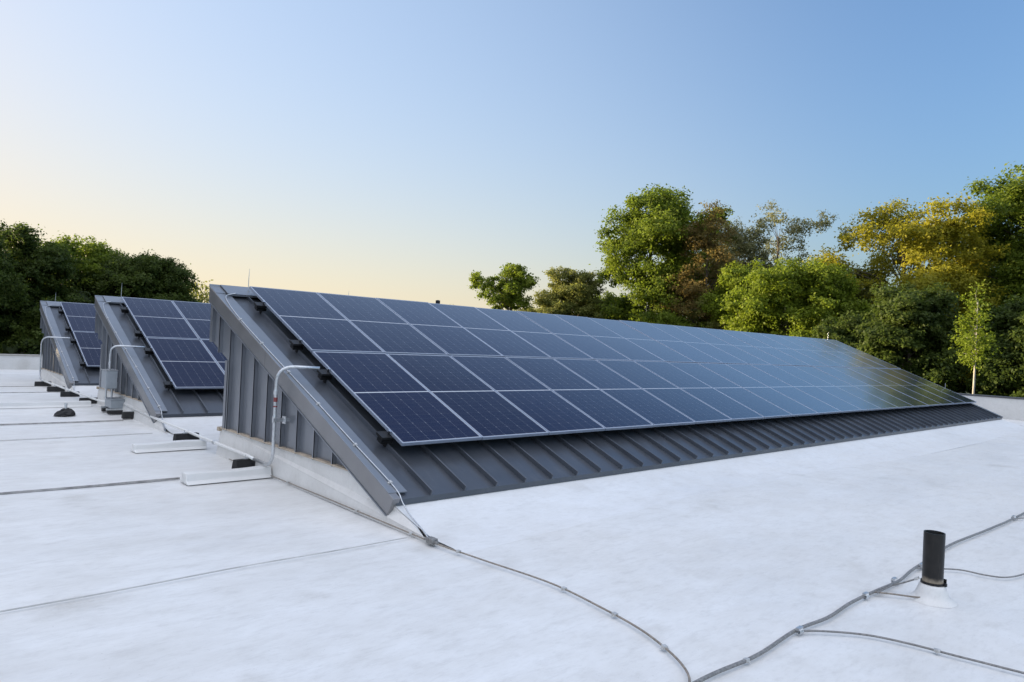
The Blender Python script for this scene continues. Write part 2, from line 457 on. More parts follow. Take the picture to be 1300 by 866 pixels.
# ------------------------------------------------------------------ roof monitors (sawtooth housings)
TH = 0.3903
RIDGE = 2.31
CT, ST = math.cos(TH), math.sin(TH)
def sl(x, v, d=0.):
    """point v metres down the slope, d metres below the panel plane"""
    return (x, -CT*v + ST*d, RIDGE - ST*v - CT*d)
XA, XB = -.40, 20.12
DP = .17           # pan depth under panel plane
def make_monitor():
    root = empty('roof_monitor')
    # standing seam sheet
    b = MB()
    vs = [-.02, 1.3, 2.6, 3.9, 5.10]
    prof = [(XA, DP)]
    k = 0
    seams = []
    x = -.02
    while x < XB-.2:
        seams.append(x); x += .4
    for xq in seams:
        prof += [(xq-.007, DP), (xq-.005, DP-.05), (xq+.006, DP-.052), (xq+.007, DP)]
    prof.append((XB, DP))
    n0 = 0
    for v in vs:
        for (xq, d) in prof: b.v.append(sl(xq, v, d))
    k = len(prof)
    for i in range(len(vs)-1):
        for j in range(k-1):
            a = i*k+j; b.f.append((a, a+k, a+k+1, a+1))
    # seam ends and hemmed eave
    e0 = (len(vs)-1)*k
    for s_ in range(len(seams)):
        j = e0+1+4*s_; b.f.append((j, j+1, j+2, j+3))
    n1 = len(b.v)
    ev = sl(0, 5.10, DP)
    b.v += [(XA, ev[1], ev[2]), (XB, ev[1], ev[2]), (XB, ev[1]-.004, ev[2]-.05), (XA, ev[1]-.004, ev[2]-.05)]
    b.f.append((n1, n1+3, n1+2, n1+1))
    b.build('metal_roof', M_SEAM, root)
    # gable wall polygon with ribs (both ends)
    def gable(xw, sgn, name):
        g = MB()
        zt = lambda y: RIDGE-.24 + y*math.tan(TH)
        poly = [(.25, 1.50), (.25, zt(.25)), (-4.45, zt(-4.45)), (-4.40, .20), (-3.95, .33), (-.40, .33), (-.40, 1.25)]
        pts = [(xw, y, z) for y, z in poly]
        if sgn > 0: pts = pts[::-1]
        g.poly(pts)
        # ribs
        y = -.13
        while y > -4.0:
            top = zt(y)
            bot = .33 if y < -.40 else 1.25+(y+.40)*(.25/.65)
            if top-bot > .04:
                lo, hi = (xw-sgn*-.0, xw+sgn*.05)
                xa, xb = min(xw, xw+sgn*.05), max(xw, xw+sgn*.05)
                g.box((xa, y-.006, bot), (xb, y+.006, top))
                g.box((min(xw+sgn*.04, xw+sgn*.052), y-.006, bot), (max(xw+sgn*.04, xw+sgn*.052), y+.016, top))
            y -= .42
        # corner trims
        xa, xb = min(xw, xw+sgn*.045), max(xw, xw+sgn*.045)
        g.box((xa, .17, 1.49), (xb, .262, zt(.2)))
        g.box((xa, -.47, .33), (xb, -.392, 1.26))
        return g.build(name, M_WALL, root)
    gable(-.38, -1, 'gable_wall')
    gable(XB-.03, 1, 'gable_wall')
    # back wall, overhang, soffit
    q = MB()
    xa, xb = -.378, XB-.032
    q.poly([(xa, .26, 2.16), (xb, .26, 2.16), (xb, .26, 1.495), (xa, .26, 1.495)])
    q.poly([(xa, -.392, 1.245), (xb, -.392, 1.245), (xb, -.392, .3), (xa, -.392, .3)])
    q.build('back_wall', M_WALL, root)
    q = MB()
    q.poly([(xa, .26, 1.495), (xb, .26, 1.495), (xb, -.392, 1.245), (xa, -.392, 1.245)])
    q.build('soffit', M_SOFFIT, root)
    # rake trims
    def rake(x0, x1, xi):
        r_ = MB()
        def P(x, y, dz): return (x, y, RIDGE + y*math.tan(TH) + dz)
        st = []
        for y in (.262, -1.755):
            st.append([P(x0, y, -.35), P(x1, y, -.35), P(x1, y, -.152), P(x0, y, -.152)])
        r_.prism(st, None)
        st = []
        for y, d in ((-1.760, 0), (-4.68, 0)):
            lo = -.35
            st.append([P(x0+(.001), y + (.09 if y < -4 else 0), lo), P(x1, y + (.09 if y < -4 else 0), lo), P(x1, y, -.153), P(x0+.001, y, -.153)])
        r_.prism(st, None)
        o = r_.build('rake_trim', M_RAKE, root, bevel=.004)
        # flange lying on the pan
        f = MB(); st = []
        a, bb = min(x0, xi), max(x0, xi)
        for v in (-.26, 5.03):
            st.append([sl(a+.002, v, .150), sl(bb, v, .158), sl(bb, v, .140), sl(a+.002, v, .134)])
        f.prism(st, None)
        f.build('flange', M_CAP, o, bevel=.003)
    for (xl, xr) in ((-.462, -.40), (XB-.01, XB+.052)):
        lp = MB()
        Pn = lambda x, y, dz: (x, y, RIDGE + y*math.tan(TH) + dz)
        lp.prism([[Pn(xl, y, -.362), Pn(xr, y, -.362), Pn(xr, y, -.352), Pn(xl, y, -.352)] for y in (.262, -4.58)], None)
        lp.build('drip_lip', M_CAP, root)
    rake(-.452, -.37, -.25)
    rake(XB+.042, XB-.04, XB-.16)
    # ridge cap: folded sheet standing on the seams
    c = MB(); xa, xb = -.30, XB-.2
    c.prism([[sl(x, -.27, .105), sl(x, .085, .105), sl(x, .09, .135), sl(x, .075, .135), sl(x, .072, .118), sl(x, -.27, .118)] for x in (xa, xb)], None)
    c.prism([[sl(x, -.275, .11), (x, .275, 2.19), (x, .275, 2.05), (x, .264, 2.05), (x, .264, 2.17)] for x in (-.452, XB+.04)], None)
    c.prism([[sl(x, -.27, .13), sl(x, .02, .13), sl(x, .02, .148), sl(x, -.27, .148)] for x in (-.445, -.301)], None)
    c.build('ridge_cap', M_CAP, root)
    cl = MB(); cl.box((-.26, 0, 0), (XB-.2, 1, 1), lambda x, y, z: sl(x, .03+.02*y, .118+.05*z)); cl.build('ridge_closure', M_CLAMP, root)
    # membrane curb
    cb = MB()
    side = [(-.30, -.02), (-.30, .335), (-3.93, .335), (-4.35, .26), (-4.52, .232), (-4.62, .162), (-4.80, .107), (-5.0, .055), (-5.17, .017), (-5.30, .003), (-5.34, -.02)]
    for x, s in ((-.405, 1), (XB-.005, -1)):
        flare = .05*(-s)
        pts = [(x + (flare if z < .03 else 0), y, z) for y, z in side]
        cb.poly(pts if s > 0 else pts[::-1])
    cb.poly([(-.405, -.30, .335), (XB-.005, -.30, .335), (XB-.005, -3.93, .335), (-.405, -3.93, .335)][::-1])
    cb.poly([(-.455, -.30, -.02), (XB+.045, -.30, -.02), (XB-.005, -.30, .335), (-.405, -.30, .335)][::-1])
    cb.build('curb', M_CURB, root)
    dr = MB()
    dr.box((-.435, -3.90, .338), (-.37, -.28, .352)); dr.box((-.445, -.34, .30), (-.36, -.26, .352))
    dr.build('drip_edge', M_TAN, root)
    # apron: membrane running from under the eave to the roof
    ap = MB(); N = 140
    rr = random.Random(5)
    prof = [(-4.52, .235), (-4.62, .165), (-4.80, .110), (-5.0, .058), (-5.17, .018), (-5.32, .002), (-5.50, -.004), (-5.62, -.02)]
    for i in range(N+1):
        x = -.404 + (XB+.40)*i/N
        for j, (y, z) in enumerate(prof):
            w = .012*math.sin(x*2.1+j)+.008*math.sin(x*5.3+2*j)+rr.uniform(-.003, .003)
            ap.v.append((x, y+(w if 1 < j < 7 else 0), z+(.35*w if 1 < j < 4 else 0)))
    K = len(prof)
    for i in range(N):
        for j in range(K-1):
            a = i*K+j; ap.f.append((a, a+1, a+1+K, a+K))
    ap.build('apron', M_APRON, root, smooth=True)
    return root

DY = 7.23
mon_labels = ['long grey standing seam roof monitor in front, carrying the long array',
              'grey roof monitor second from the front, its gable behind the wall box',
              'grey roof monitor farthest back, beside the left parapet']
mons = []
for i in range(3):
    o = make_monitor() if i == 0 else copy_tree(mons[0])
    o.location = (0, DY*i, 0)
    tag(o, mon_labels[i], 'roof monitor', 'parallel roof monitors on the white roof')
    mons.append(o)

# ------------------------------------------------------------------ solar panels
PW, PL, GX, GV = 1.030, 2.205, 1.040, 2.231
def make_panel():
    root = empty('solar_panel', rot=(TH, 0, 0))
    f = MB(); fw_, fh = .010, .035
    f.box((0, 0, -fh), (fw_, PL, 0)); f.box((PW-fw_, 0, -fh), (PW, PL, 0))
    f.box((fw_, 0, -fh), (PW-fw_, fw_, -.0003)); f.box((fw_, PL-fw_, -fh), (PW-fw_, PL, -.0003))
    fr = f.build('frame', M_ALU, root, bevel=.0015)
    me = bpy.data.meshes.new('glass')
    g = .010; z = -.0022
    v = [(g, g, z), (PW-g, g, z), (PW-g, PL-g, z), (g, PL-g, z), (g, g, z-.006), (PW-g, g, z-.006), (PW-g, PL-g, z-.006), (g, PL-g, z-.006)]
    me.from_pydata(v, [], [(0, 1, 2, 3), (7, 6, 5, 4)])
    uvl = me.uv_layers.new(name='UVMap')
    for lp, uvq in zip(me.loops, [(0,0),(1,0),(1,1),(0,1),(0,0),(0,0),(0,0),(0,0)]): uvl.data[lp.index].uv = uvq
    me.materials.append(M_CELL); me.materials.append(M_BACK)
    me.polygons[1].material_index = 1
    o = bpy.data.objects.new('glass', me); COL.objects.link(o); o.parent = root
    return root
def add_clamp(panel, v_local):
    """black seam clamp with a post and a bright top clip, at the panel's left edge"""
    c = MB()
    c.box((-.105, v_local-.045, -.122), (.030, v_local+.045, -.082))
    c.box((-.120, v_local-.065, -.064), (.020, v_local+.065, -.036))
    c.box((-.040, v_local-.020, -.172), (-.028, v_local+.020, -.085))
    c.box((-.012, v_local-.020, -.172), (.002, v_local+.020, -.085))
    c.tube([(-.030, v_local-.03, -.12), (-.030, v_local-.03, -.165)], .010, 8)
    c.tube([(-.014, v_local, -.09), (-.014, v_local, .004)], .007, 8)
    o = c.build('mounting_clamp', M_CLAMP, panel)
    t = MB(); t.box((-.020, v_local-.02, -.001), (.010, v_local+.02, .007)); t.build('end_clip', M_ALU, o, bevel=.002)
ORD = ['first','second','third','fourth','fifth','sixth','seventh','eighth','ninth','tenth','eleventh','twelfth','thirteenth','fourteenth','fifteenth','sixteenth','seventeenth','eighteenth','nineteenth']
rowname = ['front', 'second', 'rearmost']
proto = None
for row, ncol in ((0, 19), (1, 6), (2, 4)):
    for tier in (0, 1):
        for c in range(ncol):
            if proto is None:
                proto = make_panel(); o = proto
            else:
                o = copy_tree(proto)
            pos = sl(c*GX+.004, PL + tier*GV, 0)
            dz = random.Random(row*100+tier*30+c)
            o.location = (pos[0]+dz.uniform(-.002, .002), pos[1]+DY*row, pos[2])
            o.rotation_euler = (TH+dz.uniform(-.0028, .0028), dz.uniform(-.003, .003), 0)
            t_ = 'upper' if tier == 0 else 'lower'
            place = f'{ORD[c]} from its left end'
            if row == 0 and c == 18: place = 'last at its right end'
            tag(o, f'blue solar panel in the {t_} course of the {rowname[row]} array, {place}', 'solar panel', 'solar panels on the roof monitors')
            o['_first'] = c == 0
firsts = [o for o in COL.objects if o.get('_first')]
for o in list(COL.objects):
    if '_first' in o.keys(): del o['_first']
for o in firsts:
    upper = 'upper' in o['label']
    for v in ((.61, 1.89) if upper else (.50, 1.96)):
        add_clamp(o, PL - v)

# ------------------------------------------------------------------ lightning rods along the ridges
def rod(x, y, z0, z1, r, label, mat=M_GALV):
    root = empty('lightning_rod', (x, y, z0)); h = z1-z0
    b = MB(); b.tube([(0, 0, -.02), (0, 0, h*.6), (.004, 0, h)], [r, r*.85, r*.35], 8); b.build('spike', mat, root)
    b = MB(); b.box((-.04, -.03, -.03), (.04, .03, 0.0)); b.tube([(0, 0, 0), (0, 0, .05)], r*2, 8); b.build('base_clip', M_GALV, root)
    tag(root, label, 'lightning rod', 'lightning rods along the ridges')
rod(.03, .10, 2.20, 2.57, .006, 'thin upright metal lightning rod at the left end of the front ridge')
rod(1.64, .10, 2.24, 2.395, .004, 'short faint spike above the second panel of the front ridge')
rod(19.38, .10, 2.22, 2.55, .006, 'thin lightning rod at the far right end of the front ridge')
rod(.02, DY+.10, 2.20, 2.62, .006, 'thin lightning rod on the second monitor, beside its array top corner')
rod(-.10, 2*DY+.10, 2.20, 2.58, .006, 'thin lightning rod on the farthest monitor against the dark trees')
q = empty('lightning_rod', sl(19.83, 3.55, .06)); tag(q, 'short pale spike on the sloping right edge of the front array', 'lightning rod', 'lightning rods along the ridges')
b = MB(); b.tube([(0, 0, -.02), (0, 0, .20)], .006, 8); b.build('spike', M_GALV, q)
b = MB(); b.box((-.04, -.03, -.05), (.02, .03, 0)); b.build('base_clip', M_GALV, q)
q = empty('vent_stub', (3.43, .14, 2.2)); tag(q, 'tiny dark capped stub poking above the front ridge', 'vent')
b = MB(); b.lathe([(.03, -.1), (.03, .12), (.04, .121), (.04, .175), (0.001, .185)], n=12); b.build('stub', M_CLAMP, q)
b = MB(); b.lathe([(.045, -.06), (.034, .03)], n=12); b.build('collar', M_GALV, q)

# ------------------------------------------------------------------ lightning cables
def clip_mesh(p, d, s=1., mat=M_CLIP, parent=None):
    s = s*.72
    d = Vector(d).normalized(); n = Vector((0, 0, 1)); sd_ = d.cross(n).normalized(); n = sd_.cross(d)
    P = Vector(p)
    f = lambda x, y, z: tuple(P + d*x*s + sd_*y*s + n*z*s)
    b = MB(); b.box((-.022, -.016, -.008), (.022, .016, .014), f); b.box((-.010, -.030, -.010), (.010, .030, -.004), f)
    return b.build('cable_clip', mat, parent)
def cable(name, label, pts, r, mat, clips=(), cat='cable', group=None, n=8, cs=1.):
    path = smooth_path(pts, n)
    b = MB(); b.tube(path, r, 8)
    root = b.build(name, mat, smooth=True)
    tag(root, label, cat, group)
    for t in clips:
        i = min(int(t*(len(path)-1)), len(path)-2)
        clip_mesh(path[i], path[i+1]-path[i], cs, M_CLIP, root)
    return root
rake_lab = ['thin cable clipped down the front monitor gable rake', 'thin cable clipped down the second monitor gable rake', 'thin cable clipped down the farthest monitor gable rake']
for i in range(3):
    if i == 0:
        dd = .128
        pts = [sl(-.20, .10, .09), sl(-.35, .16, dd-.01), sl(-.40, .45, dd), sl(-.425, .99, dd), sl(-.418, 1.75, dd), sl(-.398, 2.56, dd), sl(-.378, 3.34, dd), sl(-.367, 4.2, dd), sl(-.352, 4.95, dd), (-.365, -4.70, .20), (-.39, -4.86, .125), (-.43, -5.12, .055), (-.475, -5.30, .012)]
        base = cable('rake_cable', rake_lab[0], pts, .0065, M_GALV, (.25, .335, .418, .502, .587, .665), group='cables clipped down the gable rakes', cs=1.15)
    else:
        o = copy_tree(base); o.location = (0, DY*i, 0); o['label'] = rake_lab[i]
# cable along the gable base of the front monitor and out over the roof
gp = [(-.50, -.9, .012), (-.485, -1.76, .012), (-.475, -2.6, .012), (-.47, -3.5, .012), (-.475, -4.4, .012), (-.475, -5.30, .012), (-.425, -5.89, .01), (-.36, -6.56, .01), (-.42, -7.1, .01), (-.49, -7.44, .01), (-.60, -7.71, .01), (-.70, -7.87, .012), (-.79, -7.96, .012), (-.90, -8.02, .013)]
gc = cable('ground_cable', 'thin brownish cable along the gable foot curving across the white roof', gp, .0065, M_CABLE2, (.16, .29, .36, .43, .56, .64, .76), n=9, cs=1.1)
cn = MB(); cn.box((-.505, -5.36, .0), (-.445, -5.27, .045)); cn.tube([(-.475, -5.40, .018), (-.475, -5.22, .018)], .013, 8)
cn.build('cable_connector', M_CABLE, gc, bevel=.006)
mp = [(-3.2, -8.05, .014), (-1.6, -8.02, .014), (-.74, -8.0, .014), (-.25, -8.03, .014), (.27, -8.0, .014), (.65, -8.03, .014), (1.05, -8.01, .014), (1.45, -8.02, .014), (1.85, -8.04, .014), (2.2, -8.01, .016), (2.61, -7.99, .016), (3.42, -7.95, .014), (4.5, -8.0, .014), (5.78, -8.03, .014), (9, -8.0, .014), (16, -8.02, .014)]
mc = cable('main_cable', 'thick grey cable running past the black vent pipe across the roof', mp, .0105, M_CABLE, (.19,), n=9)
def knot(p, parent, s=1.):
    b = MB()
    for k in range(3):
        a0 = k*1.1
        ring = [(p[0]+math.cos(t*6.283/10)*.004+ (k-1)*.016*s, p[1]+math.cos(t*6.283/10)*.017*s, p[2]+math.sin(t*6.283/10)*.017*s) for t in range(11)]
        b.tube(ring, .0045*s, 6)
    b.box((p[0]-.03*s, p[1]-.010, p[2]+.008), (p[0]+.028*s, p[1]+.012, p[2]+.024))
    return b.build('cable_tie', M_GALV, parent)
for kx in (.28, 1.28, 1.82, 2.42, 5.35): knot((kx, -8.02, .014), mc)
cable('branch_cable', 'thin grey cable leaving the main cable towards the bottom right corner', [(.25, -8.0, .014), (.40, -8.10, .012), (.58, -8.29, .009), (.66, -8.5, .009), (.70, -8.71, .009), (.74, -8.9, .009), (.78, -9.12, .009), (.80, -9.5, .009)], .0065, M_CABLE, (.52,))
cable('branch_cable', 'thin cable sagging from behind the vent pipe to the right edge', [(2.30, -8.0, .018), (2.45, -8.10, .014), (2.62, -8.24, .009), (2.64, -8.40, .009), (2.72, -8.52, .009), (2.97, -8.59, .009), (3.4, -8.62, .009), (4.2, -8.66, .009)], .006, M_CABLE, ())
cable('branch_cable', 'short loose cable tail between the main cable and the pipe flashing', [(1.42, -8.03, .016), (1.50, -8.13, .014), (1.56, -8.21, .010), (1.60, -8.27, .012)], .006, M_CABLE2, ())
cable('branch_cable', 'short cable rising from main cable to the left of the vent pipe', [(1.40, -8.05, .022), (1.65, -8.06, .024), (1.62, -8.10, .05), (1.635, -8.17, .09), (1.645, -8.235, .13)], .0055, M_CABLE, (.95,))
cable('branch_cable', 'thin cable splitting off the main cable near the right edge', [(5.3, -8.03, .014), (5.5, -8.10, .012), (5.75, -8.2, .009), (6.3, -8.35, .009)], .006, M_CABLE, ())

# ------------------------------------------------------------------ vent pipe
vp = empty('vent_pipe', (1.70, -8.306, 0)); tag(vp, 'short black open vent pipe standing in a white flashing cone', 'vent pipe')
def vent_mat():
    t = NT('black_pipe_paint'); co = t.n('ShaderNodeTexCoord').outputs['Object']
    nz = t.noise(14, 6, .7, co); st = t.noise(6, 5, .7, co, (3, 3, .5))
    c = t.ramp(nz, [(.3, (.006, .006, .006)), (.7, (.016, .014, .013))])
    c = t.mix(t.math('MULTIPLY', t.ramp(st, [(.55, 0.0), (.8, 1.0)]), .5), c, (.09, .07, .055))
    sp = t.n('ShaderNodeSeparateXYZ'); t.l(co, sp.inputs[0])
    foot = t.ramp(t.math('ADD', sp.outputs[2], t.math('MULTIPLY', nz, .06)), [(.150, 1.0), (.185, 0.0)])
    c = t.mix(t.math('MULTIPLY', foot, .75), c, (.48, .40, .30))
    t.set(color=c, rough=.38, spec=.4); t.bump(nz, .3, .004); return t.m
b = MB(); b.lathe([(.066, .0), (.066, .05), (.067, .30), (.0675, .455), (.0665, .462), (.060, .462), (.058, .455), (.058, .12), (.001, .12)], n=36)
b.build('pipe', vent_mat(), vp, smooth=True).data.set_sharp_from_angle(angle=R(35))
b = MB(); b.lathe([(.155, -.014), (.138, .0), (.122, .008), (.108, .022), (.098, .045), (.089, .075), (.081, .095), (.073, .102), (.068, .09)], n=40)
b.build('flashing_cone', M_ROOF, vp, smooth=True)
b = MB(); b.lathe([(.069, .104), (.0745, .104), (.0745, .118), (.069, .118)], n=36); b.box((-.01, -.090, .102), (.008, -.072, .122)); b.box((.040, -.074, .104), (.052, -.054, .140))
b.build('clamp_band', M_CLAMP, vp)

# ------------------------------------------------------------------ raised membrane strips
def strip(x0, x1, y, w, h, label):
    b = MB(); n = 14; prof = []
    for i in range(n+1):
        x = x0+(x1-x0)*i/n; e = .006*math.sin(x*7+y)
        prof.append([(x, y-w-.05, -.006), (x, y-w, .03), (x, y-w*.8+e, h+e), (x, y+w*.8+e, h+e), (x, y+w, .03), (x, y+w+.05, -.006)])
    b.prism(prof, None)
    tag(b.build('membrane_strip', M_STRIP, bevel=.012), label, 'roof strip', 'raised white strips beside the conduit')
strip(-1.40, -.46, -2.05, .085, .105, 'raised white membrane strip nearest the camera, beneath the conduit bend')
strip(-1.34, -.42, .26, .085, .10, 'raised white membrane strip left of the front gable back corner')
strip(-14, -.66, 6.34, .06, .10, 'long low bluish white strip running left from the roof junction box')

# ------------------------------------------------------------------ conduits, blocks and boxes
HZ = .145
def conduit(label, pts, r, rad, mat, couplings=(), name='electrical_conduit'):
    path = bend_path(pts, rad)
    b = MB(); b.tube(path, r, 12); o = b.build(name, mat, smooth=True)
    tag(o, label, 'conduit', 'metal conduits between the arrays')
    for (p, d) in couplings:
        c = MB(); P = Vector(p); D = Vector(d).normalized()*.03
        c.tube([P-D, P-D*.5, P+D*.5, P+D], [r*1.2, r*1.35, r*1.35, r*1.2], 12); c.build('coupling', M_GALV, o)
    return o
V1 = (-.54, -2.32)
c1 = conduit('bent metal conduit from the front array down and along the roof', [(-.12, -2.52, 1.275), (V1[0], V1[1], 1.285), (V1[0], V1[1], HZ), (-.52, -1.75, HZ)], .020, .20, M_GALV,
    [((V1[0], V1[1], .70), (0, 0, 1)), ((V1[0], V1[1], .99), (0, 0, 1)), ((-.49, -.3, HZ), (0, 1, 0))])
b = MB(); b.tube([(-.52, -1.75, HZ), (-.50, -1.5, HZ), (-.45, 2.0, HZ), (-.42, 4.75, .17)], .0205, 12); b.build('straight_run', M_SKYLIT, c1, smooth=True)
b = MB(); b.tube([(V1[0], V1[1], .88), (V1[0], V1[1], .93)], .0222, 12); b.tube([(V1[0], V1[1], .82), (V1[0], V1[1], .835)], .0222, 12)
b.build('warning_sticker', simple('red_sticker', (.22, .05, .05), .5), c1)
b = MB()
b.box((V1[0]-.03, V1[1]-.035, .655), (-.375, V1[1]+.0, .695)); b.box((-.44, V1[1]-.06, .63), (-.425, V1[1]+.03, .715)); b.tube([(V1[0], V1[1], .645), (V1[0], V1[1], .705)], .028, 12)
b.build('standoff_bracket', M_GALV, c1, bevel=.003)
c2 = conduit('white looking conduit running back along the roof to the farthest monitor', [(-.715, 11.7, HZ), (-.70, 12.35, HZ), (-.70, 12.40, 1.285), (-.12, 11.95, 1.275)], .018, .22, M_GALV, [((-.66, 9.0, HZ), (0, 1, 0))])
b = MB(); b.tube(smooth_path([(-.52, 5.25, .17), (-.60, 6.2, HZ), (-.66, 9.0, HZ), (-.715, 11.7, HZ)], 4), .0205, 12); b.build('straight_run', M_SKYLIT, c2, smooth=True)
def block(x, y, label, L=.34, w=.11, h=.12, ang=0.):
    root = empty('support_block', (x, y, 0), (0, 0, ang))
    tag(root, label, 'support block', 'black rubber blocks under the conduits')
    b = MB(); b.prism([[(xx, -w*.6, .002), (xx, w*.6, .002), (xx, w*.5, h*.55), (xx, w*.34, h), (xx, -w*.34, h), (xx, -w*.5, h*.55)] for xx in (-L/2, L/2)], None)
    b.build('rubber_base', M_BLACK, root, bevel=.006)
    c = MB(); c.box((-.05, -.02, h), (.05, .02, h+.012)); c.tube([(-.03, 0, h), (-.03, 0, h+.05)], .004, 6); c.tube([(.03, 0, h), (.03, 0, h+.05)], .004, 6)
    c.build('strap_channel', M_GALV, root)
block(-.52, -1.56, 'black rubber block under the conduit bend at the front gable', ang=.15)
block(-.48, .87, 'black rubber block behind the second raised white strip', ang=.1)
block(-.44, 3.98, 'black rubber block right in front of the roof junction box', .36)
block(-.58, 6.88, 'black rubber block behind the roof junction box', .36, ang=.05)
block(-.66, 8.48, 'black rubber block at the rear conduit, nearest the second gable', .36)
block(-.69, 10.02, 'black rubber block at the rear conduit, middle of three', .36)
block(-.71, 11.75, 'black rubber block under the rear conduit bend at the farthest gable', .36)

jb = empty('junction_box', (-.47, 5.0, 0)); tag(jb, 'low grey junction box on black rubber feet at the second gable', 'junction box')
b = MB(); b.box((-.17, -.24, .105), (.17, .24, .26)); b.build('box_body', M_BOX, jb, bevel=.006)
b = MB(); b.box((-.18, -.25, .262), (.18, .25, .275)); b.build('lid', M_BOX, jb, bevel=.003)
b = MB(); b.box((-.24, -.26, .070), (.24, -.20, .102)); b.box((-.24, .18, .070), (.24, .24, .102)); b.build('strut_rail', M_GALV, jb)
for yy in (-.23, .21):
    b = MB(); b.box((-.22, yy-.06, .002), (.20, yy+.06, .068)); b.build('rubber_foot', M_BLACK, jb, bevel=.012)
wb = empty('switch_box', (-.60, 4.95, .47)); tag(wb, 'upright grey electrical switch box on conduits before the second gable', 'switch box')
b = MB(); b.box((-.13, -.15, 0), (.06, .25, .34)); b.build('box_body', M_BOX, wb, bevel=.008)
b = MB(); b.box((-.12, -.166, .012), (.055, -.152, .33)); b.build('cover', M_BOX, wb, bevel=.004)
b = MB(); b.box((.062, -.06, .12), (.085, -.03, .2)); b.build('switch_lever', M_CLAMP, wb)
b = MB(); b.box((-.14, -.16, .342), (.07, .26, .352)); b.build('rain_lip', M_GALV, wb)
for xx, yy in ((-.085, .02), (.03, .10)):
    b = MB(); b.tube([(xx, yy, -.20), (xx, yy, -.002)], .019, 10); b.tube([(xx, yy, -.03), (xx, yy, -.005)], .027, 10); b.build('conduit_leg', M_GALV, wb)
conduit('bent conduit from the switch box top up to the second array', [(-.645, 4.97, .825), (-.645, 4.97, 1.285), (-.12, 4.72, 1.275)], .018, .16, M_GALV, [((-.645, 4.97, .95), (0, 0, 1))])

an = empty('roof_anchor', (-1.35, 4.81, 0)); tag(an, 'small dark rough mound with a pale stub, alone on the roof', 'roof fixture')
rr = random.Random(8)
b = MB(); pr = []
b.lathe([(.17, -.004), (.16, .03), (.12, .07), (.07, .10), (.05, .115), (.001, .116)], n=14)
b.v = [(x+rr.uniform(-.02, .02), y+rr.uniform(-.02, .02), z+(rr.uniform(-.012, .014) if z > 0 else 0)) for x, y, z in b.v]
b.build('mound', M_BLACK, an)
b = MB(); b.tube([(0, 0, .10), (0, 0, .19)], .022, 10); b.tube([(0, 0, .185), (.01, 0, .215)], .03, 10); b.build('stub', M_GALV, an)

# ------------------------------------------------------------------ trees
def leaf_mat(name, cols, trans=.46):
    t = NT(name)
    at = t.n('ShaderNodeAttribute', attribute_name='tint')
    c = t.ramp(at.outputs['Fac'], [(i/(len(cols)-1), c) for i, c in enumerate(cols)])
    t.set(color=c, rough=.6, spec=.2)
    tr = t.n('ShaderNodeBsdfTranslucent')
    t.l(t.mix(.5, c, tuple(min(1, k*1.9) for k in cols[1]), 'MIX'), tr.inputs[0])
    mx = t.n('ShaderNodeMixShader'); mx.inputs[0].default_value = trans
    t.l(t.b.outputs[0], mx.inputs[1]); t.l(tr.outputs[0], mx.inputs[2])
    out = [n for n in t.t.nodes if n.type == 'OUTPUT_MATERIAL'][0]
    t.l(mx.outputs[0], out.inputs[0]); return t.m
M_LEAF = {
 'green': leaf_mat('green_leaves', [(0.069, 0.107, 0.011), (0.120, 0.166, 0.017), (0.180, 0.219, 0.024)]),
 'deep': leaf_mat('deep_green_leaves', [(0.031, 0.052, 0.011), (0.059, 0.088, 0.016), (0.098, 0.130, 0.023)]),
 'bright': leaf_mat('fresh_green_leaves', [(0.095, 0.135, 0.011), (0.147, 0.196, 0.017), (0.200, 0.246, 0.027)]),
 'yellow': leaf_mat('golden_green_leaves', [(0.153, 0.155, 0.014), (0.244, 0.230, 0.018), (0.325, 0.298, 0.028)]),
 'olive': leaf_mat('olive_leaves', [(0.107, 0.126, 0.030), (0.165, 0.179, 0.046), (0.230, 0.232, 0.064)]),
 'brown': leaf_mat('bronze_leaves', [(0.112, 0.084, 0.025), (0.161, 0.118, 0.037), (0.161, 0.155, 0.039)]),
 'white': leaf_mat('white_blossom', [(0.025, 0.040, 0.012), (0.035, 0.050, 0.015), (0.040, 0.055, 0.020), (0.400, 0.410, 0.390)]),
 'grey': leaf_mat('silvery_leaves', [(0.126, 0.136, 0.058), (0.189, 0.194, 0.089), (0.253, 0.244, 0.127)]),
}
M_BARK = simple('bark', (.085, .068, .052), .85, 0, .35, 8)
M_BIRCH = simple('pale_birch_bark', (.34, .32, .28), .7, 0, .3, 6)
ZG = -5.2

def leaves_mesh(name, C, S, N, U, tint, rng):
    """C centres, S sizes, N normals, U long axes -> rhombus leaves"""
    n = len(C)
    B = np.cross(N, U)
    V = np.empty((n, 4, 3), np.float32)
    V[:, 0] = C - U*S[:, None]*.62; V[:, 2] = C + U*S[:, None]*.62
    V[:, 1] = C + B*S[:, None]*.36 + N*S[:, None]*.08; V[:, 3] = C - B*S[:, None]*.36 + N*S[:, None]*.08
    me = bpy.data.meshes.new(name)
    me.vertices.add(4*n); me.vertices.foreach_set('co', V.reshape(-1))
    me.loops.add(4*n); me.loops.foreach_set('vertex_index', np.arange(4*n, dtype=np.int32))
    me.polygons.add(n); me.polygons.foreach_set('loop_start', np.arange(0, 4*n, 4, dtype=np.int32))
    me.update(calc_edges=True)
    a = me.attributes.new('tint', 'FLOAT', 'FACE'); a.data.foreach_set('value', np.clip(tint, 0, 1).astype(np.float32))
    return me

def unit(v): return v/np.maximum(np.linalg.norm(v, axis=-1, keepdims=True), 1e-9)

